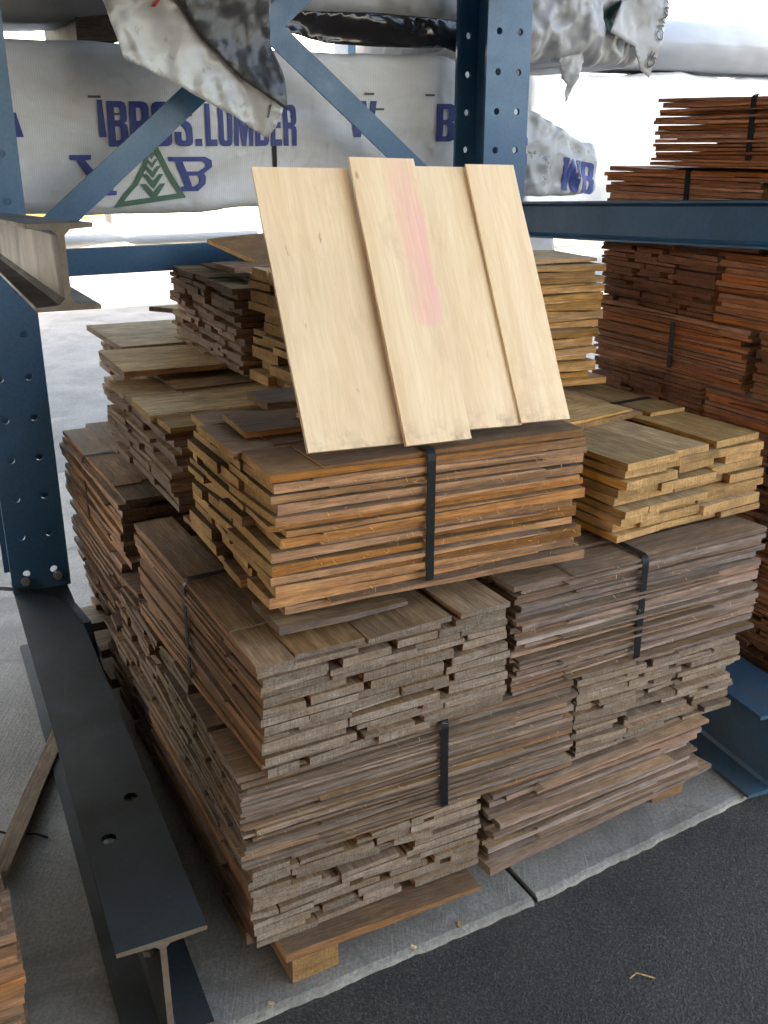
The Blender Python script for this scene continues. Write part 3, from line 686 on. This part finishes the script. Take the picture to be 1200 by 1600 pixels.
# ------------------------------------------------------------------ wrapped lumber packs on the back arms
def fbm(x, y, z=0, o=4):
    return noise.fractal(Vector((x, y, z)), 1.0, 2.0, o)
def ridge(x, y, z=0): return abs(noise.noise(Vector((x, y, z)))) + .5*abs(noise.noise(Vector((2.1*x, 2.1*y, z+9))))
def pack_front(u, z):
    """v of the main pack's front face: slack woven wrap with soft sags"""
    return 1.93 + .012*fbm(u*2.2, z*3.0, 1) + .006*fbm(u*9, z*5, 4) + .018*max(0, (1.44 - z))*4*(.5+.5*math.sin(u*7+1)) * .5 + .45*max(0, u-2.02)**1.6 + max(0, min(1, (u-1.6)*3))*.05*ridge(u*6, z*6, 8) + .006*ridge(u*1.7+z*1.2, z*5-u*.8, 3)
def main_top(u): return 1.875 + .012*fbm(u*3, 7) - (.0 if u < 1.55 else min(.30, (u-1.55)*.42))
def main_bot(u): return 1.375 - .018*math.exp(-((u-.42)/.28)**2) + .008*fbm(u*4, 2)
mp = thing('lumber_pack', 'long white wrapped lumber pack printed with blue lettering and a green tree mark', 'lumber pack', (0, 0, 0))
def surf_pack(name, u0, u1, ftop, fbot, ffront, depth, mats, parent, nu=120, nz=26, rad=.032):
    vs_, fs = [], []
    prof_n = nz + 14
    for i in range(nu+1):
        u = u0 + (u1-u0)*i/nu
        zt, zb = ftop(u), fbot(u)
        ring = []
        for k in range(nz+1):
            z = zb + (zt-zb)*k/nz
            e = 0.0
            if z > zt-rad: e = rad - math.sqrt(max(0, rad**2 - (z-(zt-rad))**2))
            if z < zb+rad: e = rad - math.sqrt(max(0, rad**2 - ((zb+rad)-z)**2))
            ring.append((u, ffront(u, z) + e, z))
        f0 = ffront(u, zt)+rad
        for k in range(1, 5): ring.append((u, f0 + (depth-rad)*k/4, zt + .006*fbm(u*5, k)))
        for k in range(4, 0, -1): ring.append((u, f0 + (depth-rad)*k/4, zb))
        vs_ += [P(*q) for q in ring]
    m_ = nz+1+8
    for i in range(nu):
        for k in range(m_):
            a, c = i*m_+k, i*m_+(k+1) % m_
            fs.append((a, a+m_, c+m_, c))
    fs.append(tuple(range(m_))); fs.append(tuple(nu*m_+k for k in range(m_))[::-1])
    return mesh(name, vs_, fs, mats, parent, smooth=True)
surf_pack('wrap', -2.2, 1.60, main_top, main_bot, pack_front, .95, [M_WRAP], mp, nu=190)
surf_pack('wrap_end', 1.6005, 2.33, main_top, main_bot, pack_front, .95, [M_WRAPR], mp, nu=90, nz=50)

def glyph_mesh(txt, size=1.0, xs=.62, off=.035, shear=0):
    cu = bpy.data.curves.new('t', 'FONT'); cu.body = txt; cu.size = size; cu.offset = off; cu.shear = shear; cu.resolution_u = 4; cu.space_character = 1.28
    o = bpy.data.objects.new('t', cu); COL.objects.link(o)
    dg = bpy.context.evaluated_depsgraph_get(); me = bpy.data.meshes.new_from_object(o.evaluated_get(dg))
    bm = bmesh.new(); bm.from_mesh(me)
    bmesh.ops.triangulate(bm, faces=bm.faces)
    for _ in range(3):
        es = [e for e in bm.edges if e.calc_length() > .12*size]
        if not es: break
        bmesh.ops.subdivide_edges(bm, edges=es, cuts=1)
        bmesh.ops.triangulate(bm, faces=[f for f in bm.faces if len(f.verts) > 4])
    V = [(v.co.x*xs, v.co.y) for v in bm.verts]; F = [tuple(x.index for x in f.verts) for f in bm.faces]
    bm.free(); bpy.data.objects.remove(o); bpy.data.curves.remove(cu); bpy.data.meshes.remove(me)
    return V, F
def poly_mesh(loops, sub=.03):
    """filled outlines (outer loop + optional hole) in 2-D, subdivided"""
    bm = bmesh.new(); edges = []
    for lp in loops:
        vs_ = [bm.verts.new((x, y, 0)) for x, y in lp]
        edges += [bm.edges.new((vs_[i], vs_[(i+1) % len(vs_)])) for i in range(len(vs_))]
    bmesh.ops.triangle_fill(bm, use_beauty=True, use_dissolve=False, edges=edges)
    for _ in range(4):
        es = [e for e in bm.edges if e.calc_length() > sub]
        if not es: break
        bmesh.ops.subdivide_edges(bm, edges=es, cuts=1)
        bmesh.ops.triangulate(bm, faces=[f for f in bm.faces if len(f.verts) > 3])
    bm.verts.ensure_lookup_table(); bm.verts.index_update()
    V = [(v.co.x, v.co.y) for v in bm.verts]; F = [tuple(x.index for x in f.verts) for f in bm.faces]; bm.free(); return V, F
def print_on(name, V, F, fn, mat, parent):
    vs_ = [fn(x, y) for x, y in V]
    o = mesh(name, vs_, F, [mat], parent, smooth=True)
    me = o.data
    # face towards the lane
    n = sum((p.normal for p in me.polygons), Vector())
    if n.dot(Vector((RY, -RX, 0))) < 0: me.flip_normals()
    return o
def on_pack(u0, z0, sc=1.0, slope=0.0):
    return lambda x, y: P(u0 + x*sc, pack_front(u0 + x*sc, z0 + y*sc + x*sc*slope) - .004, z0 + y*sc + x*sc*slope)
G = {
 'B': ([(0,0),(.42,0),(.52,.04),(.56,.12),(.56,.42),(.54,.48),(.47,.52),(.54,.56),(.56,.62),(.56,.88),(.52,.96),(.42,1),(0,1)], [(.2,.14),(.32,.14),(.36,.18),(.36,.40),(.32,.44),(.2,.44)], [(.2,.58),(.32,.58),(.36,.62),(.36,.82),(.32,.86),(.2,.86)]),
 'R': ([(0,0),(.2,0),(.2,.42),(.28,.42),(.34,.40),(.36,.34),(.36,0),(.56,0),(.56,.38),(.53,.46),(.45,.5),(.53,.54),(.56,.62),(.56,.88),(.52,.96),(.42,1),(0,1)], [(.2,.57),(.32,.57),(.36,.61),(.36,.82),(.32,.86),(.2,.86)]),
 'O': ([(.14,0),(.42,0),(.52,.04),(.56,.12),(.56,.88),(.52,.96),(.42,1),(.14,1),(.04,.96),(0,.88),(0,.12),(.04,.04)], [(.2,.17),(.24,.13),(.32,.13),(.36,.17),(.36,.83),(.32,.87),(.24,.87),(.2,.83)]),
 'S': ([(.14,0),(.42,0),(.52,.04),(.56,.12),(.56,.42),(.50,.52),(.24,.66),(.2,.72),(.2,.83),(.24,.87),(.32,.87),(.36,.83),(.36,.68),(.56,.68),(.56,.88),(.52,.96),(.42,1),(.14,1),(.04,.96),(0,.88),(0,.66),(.06,.54),(.32,.40),(.36,.33),(.36,.17),(.32,.13),(.24,.13),(.2,.17),(.2,.33),(0,.33),(0,.12),(.04,.04)],),
 'L': ([(0,0),(.46,0),(.46,.16),(.2,.16),(.2,1),(0,1)],),
 'U': ([(.14,0),(.42,0),(.52,.04),(.56,.12),(.56,1),(.36,1),(.36,.17),(.32,.13),(.24,.13),(.2,.17),(.2,1),(0,1),(0,.12),(.04,.04)],),
 'M': ([(0,0),(.17,0),(.17,.62),(.30,0),(.46,0),(.59,.62),(.59,0),(.76,0),(.76,1),(.52,1),(.38,.45),(.24,1),(0,1)],),
 'E': ([(0,0),(.46,0),(.46,.16),(.2,.16),(.2,.43),(.43,.43),(.43,.58),(.2,.58),(.2,.84),(.46,.84),(.46,1),(0,1)],),
 'W': ([(.14,0),(.34,0),(.42,.5),(.50,0),(.70,0),(.84,1),(.65,1),(.59,.4),(.51,1),(.33,1),(.25,.4),(.19,1),(0,1)],),
 '.': ([(0,0),(.2,0),(.2,.17),(0,.17)],)}
def fit_text(txt, u0, u1, z0, hgt, slope=0):
    """heavy condensed capitals printed on the wrap, one mesh per letter"""
    ws = [max(p[0] for p in G[c][0]) for c in txt]; tot = sum(ws) + .075*(len(txt)-1); k = (u1-u0)/tot; x = 0
    for c, wd in zip(txt, ws):
        V, F = poly_mesh([[((x+px)*k, py*hgt) for px, py in lp] for lp in G[c]])
        print_on('letter', V, F, on_pack(u0, z0, 1, slope), M_BLUETXT, mp); x += wd + .075
fit_text('BROS.', .290, .598, 1.572, .135)
fit_text('LUMBER', .612, .938, 1.572, .132)
fit_text('W', 1.14, 1.25, 1.60, .12); fit_text('B', 1.50, 1.58, 1.585, .13)
fit_text('S', 1.86, 1.93, 1.50, .125, slope=-.25)
fit_text('WB', 2.12, 2.31, 1.40, .125, slope=-.15)
for (u_, z_, w_, h_) in ((-.02, 1.60, .05, .07), (.262, 1.60, .022, .11)):
    V, F = poly_mesh([[(0, 0), (w_, 0), (w_*.7, h_), (.0, h_)]]); print_on('letter', V, F, on_pack(u_, z_), M_BLUETXT, mp)
for (u_, z_) in ((.235, 1.715), (.29, 1.665), (1.20, 1.74), (1.24, 1.69), (1.45, 1.74)):
    V, F = poly_mesh([[(0, 0), (.04, 0), (.04, .007), (0, .007)]]); print_on('printed_dash', V, F, on_pack(u_, z_), M_GREY_INK, mp)
# emblem: triangle with a tree of chevrons between slanted V and B
tri_o = [(.0,.0),(.205,.022),(.190,.048),(.165,.09),(.118,.188),(.110,.188),(.085,.11),(.055,.06),(.028,.036)]
tri_i = [(.028,.017),(.182,.034),(.165,.06),(.142,.10),(.114,.158),(.098,.105),(.070,.058),(.046,.036)]
V, F = poly_mesh([tri_o, tri_i]); print_on('emblem', V, F, on_pack(.286, 1.384, 1.2), M_GREENTXT, mp)
for (cx, cy, s) in ((.112,.048,.036), (.113,.075,.031), (.113,.098,.025), (.113,.118,.018)):
    V, F = poly_mesh([[(cx, cy-s*.9), (cx+s, cy+s*.35), (cx+s*.55, cy+s*.35), (cx, cy-s*.25), (cx-s*.55, cy+s*.35), (cx-s, cy+s*.35)]])
    print_on('emblem', V, F, on_pack(.286, 1.384, 1.2), M_GREENTXT, mp)
V, F = poly_mesh([[(.113,.122),(.122,.135),(.114,.150),(.105,.136)]]); print_on('emblem', V, F, on_pack(.286, 1.384, 1.2), M_GREENTXT, mp)
vv = [(-.095,.125),(-.045,.125),(-.047,.113),(-.060,.111),(-.022,.055),(.020,.112),(.006,.113),(.005,.125),(.062,.125),(.061,.113),(.048,.112),(-.002,.033),(.008,.031),(.007,.020),(-.048,.020),(-.047,.031),(-.038,.033),(-.080,.111),(-.095,.113)]
vv = [(-.02 + (x+.02)*1.16 - .006, y) for x, y in vv]
V, F = poly_mesh([vv]); print_on('emblem', V, F, on_pack(.292, 1.400, 1.18), M_BLUETXT, mp)
bb = [(.150,.137),(.245,.137),(.262,.128),(.262,.112),(.240,.097),(.245,.090),(.243,.072),(.222,.055),(.178,.055),(.178,.066),(.190,.068),(.166,.126),(.150,.127)]
b1 = [(.186,.126),(.235,.126),(.246,.120),(.243,.112),(.225,.102),(.196,.102)]
b2 = [(.200,.092),(.224,.092),(.229,.086),(.225,.074),(.212,.066),(.208,.066)]
V, F = poly_mesh([bb, b1, b2]); print_on('emblem', V, F, on_pack(.2785, 1.357, 1.33), M_BLUETXT, mp)
# seam strap on the pack
V, F = poly_mesh([[(0,0),(.016,0),(.018,.13),(.002,.13)]]); print_on('strap', V, F, on_pack(.845, 1.46), M_STRAP, mp)

# dunnage and upper packs
dn = MB(); dn.box(0, .13, 0, .5, 0, .095)
dun = mesh('dunnage_block', dn.v, dn.f, [M_DUNN], loc=P(.225, 1.95, 1.880), rot=(0, 0, PA)); tag(dun, 'dark wooden spacer block between the wrapped packs at the upper left', 'timber block')
g1 = thing('lumber_pack', 'grey wrapped lumber pack at the top left corner, draped over the spacer block', 'lumber pack')
surf_pack('wrap', -2.2, .62, lambda u: 2.55, lambda u: 1.925 + .010*fbm(u*5, 11) + .10*max(0, u-.15), lambda u, z: 1.90 + .02*fbm(u*3, z*4, 2) + .012*fbm(u*8, z*9, 5), .4, [M_WRAPG], g1, nu=90, rad=.07)
g2 = thing('lumber_pack', 'white wrapped upper lumber pack behind the crossing braces at the top', 'lumber pack')
surf_pack('wrap', .66, 1.75, lambda u: 2.55, lambda u: 1.985 + .012*fbm(u*6, 21), lambda u, z: 1.92 + .02*fbm(u*4, z*4, 12) + .014*fbm(u*11, z*9, 15), .4, [M_WRAP2], g2, nu=70, rad=.06)

def sheet(name, outline, fn, mats, parent, sub=.03, th=.003):
    V, F = poly_mesh([outline], sub)
    front = [fn(x, y, 0) for x, y in V]; back = [fn(x, y, th) for x, y in V]
    n = len(V); fs = [f for f in F] + [tuple(n+i for i in f[::-1]) for f in F]
    cnt = {}
    for f in F:
        for i in range(len(f)):
            e = (f[i], f[(i+1) % len(f)]); cnt[e] = cnt.get(e, 0) + 1
    for (a, b_) in list(cnt):
        if (b_, a) not in cnt: fs.append((b_, a, n+a, n+b_))
    return mesh(name, front+back, fs, mats, parent, smooth=True)
# black sheet sagging under the upper pack
bl = sheet('plastic_sheet', [(.80,1.965),(.90,1.925),(1.05,1.90),(1.2,1.895),(1.4,1.895),(1.52,1.90),(1.62,1.865),(1.66,1.99),(1.3,2.0),(.92,1.99)],
      lambda x, y, t: P(x, 1.90 + t + .02*fbm(x*7, y*9, 3) + .035*math.sin(y*40 + x*6)*.4, y), [M_BLACKP], None, .025)
tag(bl, 'glossy black plastic sheet sagging under the white upper pack', 'plastic sheet')
# front upper pack that carries the torn flap (mostly above the picture)
g3 = thing('lumber_pack', 'white wrapped pack high above the shingle pile whose torn wrap hangs down', 'lumber pack')
surf_pack('wrap', -1.6, 1.0, lambda u: 2.85, lambda u: 2.235, lambda u, z: .25 + .02*fbm(u*3, z*4, 31), 1.30, [M_WRAP2], g3, nu=60, rad=.06)
def flap_fn(du): return lambda x, y, t: P(x, 1.52 + du + t + .02*fbm(x*4, y*4, 6) + .035*ridge(x*9+y*3, y*4, 5) + .010*ridge(x*25, y*20, 6) + .012*math.sin(x*9 - y*12) + .10*max(0, y-1.95) - .06*max(0,.5-x), y)
fl = sheet('torn_wrap', [(.10,2.26),(.18,2.02),(.215,1.92),(.247,1.805),(.30,1.785),(.396,1.745),(.48,1.70),(.58,1.65),(.671,1.597),(.695,1.63),(.718,1.69),(.70,1.80),(.705,1.97),(.69,2.26)], flap_fn(0), [M_FLAPW], None, .014)
tag(fl, 'torn white plastic wrap hanging in a point in front of the brace', 'torn wrap')
fd = sheet('torn_wrap', [(.28,2.26),(.40,1.96),(.46,1.89),(.53,1.82),(.608,1.75),(.67,1.705),(.716,1.675),(.722,1.76),(.70,1.86),(.695,1.97),(.68,2.26)], flap_fn(-.022), [M_FLAPD], None, .014)
tag(fd, 'charcoal torn plastic layer hanging over the white torn wrap', 'torn wrap')
def on_flap(u0, z0): 
    f = flap_fn(-.006); return lambda x, y: f(u0+x, z0+y, 0)
V, F = glyph_mesh('y', .085, 1, .001, .3); print_on('red_letter', V, F, on_flap(.345, 1.955), M_RED_INK, fl)
V, F = glyph_mesh('1', .05, .9, .001, .2); print_on('printed_mark', V, F, on_flap(.655, 1.655), M_GREY_INK, fl)

# right: crumpled white wrap and things beyond
def crumple(u, z): return 1.99 + .05*fbm(u*3.2, z*3.2, 41) + .10*ridge(u*5, z*5, 44) + .02*fbm(u*14, z*14, 4) - .06*math.sin((u-1.7)*4)
g4 = thing('lumber_pack', 'crumpled white wrapped pack end at the top right of the tall column', 'lumber pack')
surf_pack('wrap', 1.62, 2.62, lambda u: 2.6, lambda u: 1.905 + .03*fbm(u*4, 51) - .03*math.sin((u-1.6)*2.6), crumple, .8, [M_WRAP2], g4, nu=140, nz=70, rad=.10)
def on_cr(x, y, t): return P(x, crumple(x, y) - .02 + t, y)
tl = sheet('torn_wrap', [(2.04,1.98),(2.22,1.97),(2.245,1.91),(2.215,1.87),(2.20,1.80),(2.172,1.735),(2.165,1.79),(2.13,1.82),(2.12,1.87),(2.07,1.90)], lambda x, y, t: P(x, 2.0 + t + .03*fbm(x*8, y*8, 61) + .05*ridge(x*16, y*6, 2), y), [M_WRAP2], None, .015)
tag(tl, 'ragged tail of white wrap dangling below the crumpled pack end', 'torn wrap')
cf = sheet('torn_wrap', [(2.36,2.12),(2.64,2.16),(2.62,2.02),(2.57,1.90),(2.545,1.83),(2.49,1.86),(2.44,1.94),(2.28,1.985)], lambda x, y, t: P(x, 1.93 + t + .03*fbm(x*5, y*5, 71) + .15*(x-2.3), y), [M_WRAP2], None, .03)
tag(cf, 'corner flap of white wrap printed with a vertical line of letters', 'torn wrap')
ca, sa = math.cos(R_(70)), math.sin(R_(70))
for i, ch_ in enumerate('OF CANADA'):
    if ch_ == ' ': continue
    V, F = glyph_mesh(ch_, .055, .95, .0008); V = [(x + i*.036, y) for x, y in V]
    print_on('letter', V, F, lambda x, y: P(2.545 + x*ca - y*sa, 1.93 - .009 + .03*fbm((2.545+x*ca-y*sa)*5, (1.86+x*sa+y*ca)*5, 71) + .15*(2.545+x*ca-y*sa-2.3), 1.86 + x*sa + y*ca), M_GREY_INK, cf)
V, F = poly_mesh([[(0,0),(.05,.02),(.085,.13),(.03,.08)]]); print_on('green_mark', V, F, lambda x, y: P(2.29+x, crumple(2.29+x, 1.99+y) - .012, 1.99+y), M_GREENTXT, g4)

def far_pack(label, u0, u1, v, d, z0, z1, mat, seed, amp=.03, rad=.08):
    g = thing('lumber_pack', label, 'lumber pack')
    surf_pack('wrap', u0, u1, lambda u: z1 + amp*fbm(u*2, seed), lambda u: z0 + amp*.5*fbm(u*3, seed+5), lambda u, z: v + amp*2*fbm(u*1.5, z*2, seed) + amp*.6*fbm(u*6, z*6, seed+1), d, [mat], g, nu=60, rad=rad)
    return g
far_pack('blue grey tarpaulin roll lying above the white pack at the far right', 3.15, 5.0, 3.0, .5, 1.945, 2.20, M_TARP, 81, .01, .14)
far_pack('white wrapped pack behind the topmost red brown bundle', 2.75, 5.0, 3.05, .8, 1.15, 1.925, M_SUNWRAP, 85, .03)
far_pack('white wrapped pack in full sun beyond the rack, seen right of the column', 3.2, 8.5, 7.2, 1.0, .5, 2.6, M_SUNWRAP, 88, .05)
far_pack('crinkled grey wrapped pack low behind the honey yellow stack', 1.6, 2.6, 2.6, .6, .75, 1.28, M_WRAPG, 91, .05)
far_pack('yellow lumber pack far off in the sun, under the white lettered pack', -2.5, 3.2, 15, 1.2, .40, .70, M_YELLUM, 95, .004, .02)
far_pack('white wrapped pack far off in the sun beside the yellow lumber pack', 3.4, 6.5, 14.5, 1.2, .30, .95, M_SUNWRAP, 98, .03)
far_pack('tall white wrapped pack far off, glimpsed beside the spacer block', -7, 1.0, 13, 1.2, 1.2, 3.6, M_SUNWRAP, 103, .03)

# ------------------------------------------------------------------ small things on the ground
lath = mesh('wood_lath', *shingle_mesh(.60, .045, 1, (0, 0), (.018, .018), WM, random.Random(5), 1)[:2], [M_SKID], None, loc=P(-.44, .58, .001), rot=(0, 0, PA + R_(66)))
tag(lath, 'rough wooden lath lying on the concrete left of the long floor beam', 'lath')
c1 = MB(); c1.tube([P(-.47,.80,.012), P(-.43,.76,.008), P(-.39,.72,.005), P(-.34,.695,.008), P(-.315,.67,.004)], .003)
tag(c1.build('cable', [M_STRAP]), 'thin black cord lying across the wooden lath', 'cord')
def ribbon(pts, wd, th=.002):
    b = MB(); vs_ = []
    pts = [Vector(p) for p in pts]
    for i, p in enumerate(pts):
        d = (pts[min(i+1, len(pts)-1)] - pts[max(i-1, 0)]).normalized(); s = d.cross(Vector((0, 0, 1))).normalized()*wd/2
        q = s.cross(d).normalized()*th
        vs_ += [p-s, p+s, p+s+q, p-s+q]
    n = len(pts); fs = [(i*4+k, i*4+(k+1) % 4, (i+1)*4+(k+1) % 4, (i+1)*4+k) for i in range(n-1) for k in range(4)] + [(3,2,1,0), tuple((n-1)*4+k for k in range(4))]
    b.add(vs_, fs); return b
sp = [P(-.36,1.62,.30), P(-.27,1.57,.29), P(-.18,1.54,.275), P(-.11,1.50,.262), P(-.075,1.42,.256), P(-.06,1.28,.252), P(-.075,1.1,.20), P(-.085,.9,.12), P(-.09,.72,.03)]
tag(ribbon(sp, .022).build('loose_strap', [M_STRAP], smooth=False), 'loose black strap trailing over the floor beam beside the column foot', 'strap')
st = MB(); st.tube([P(.655,-.32,-.010), P(.675,-.318,-.006), P(.70,-.345,-.009)], .0016, 6)
tag(st.build('straw', [M_SPLINT]), 'single pale splinter lying on the dark asphalt', 'splinter')
for i, (x, y) in enumerate(((-.02,-.045), (.42,-.04), (.30,-.05))):
    b = MB(); b.box(-.006, .006, -.003, .003, 0, .004)
    tag(b.build('wood_chip', [M_SPLINT], loc=P(x, y, .001), rot=(0, 0, i*1.3)), 'tiny pale wood chip on the concrete edge', 'wood chip', 'wood chips on the concrete edge')
print('shingles', TOTAL, 'objects', len(bpy.data.objects))
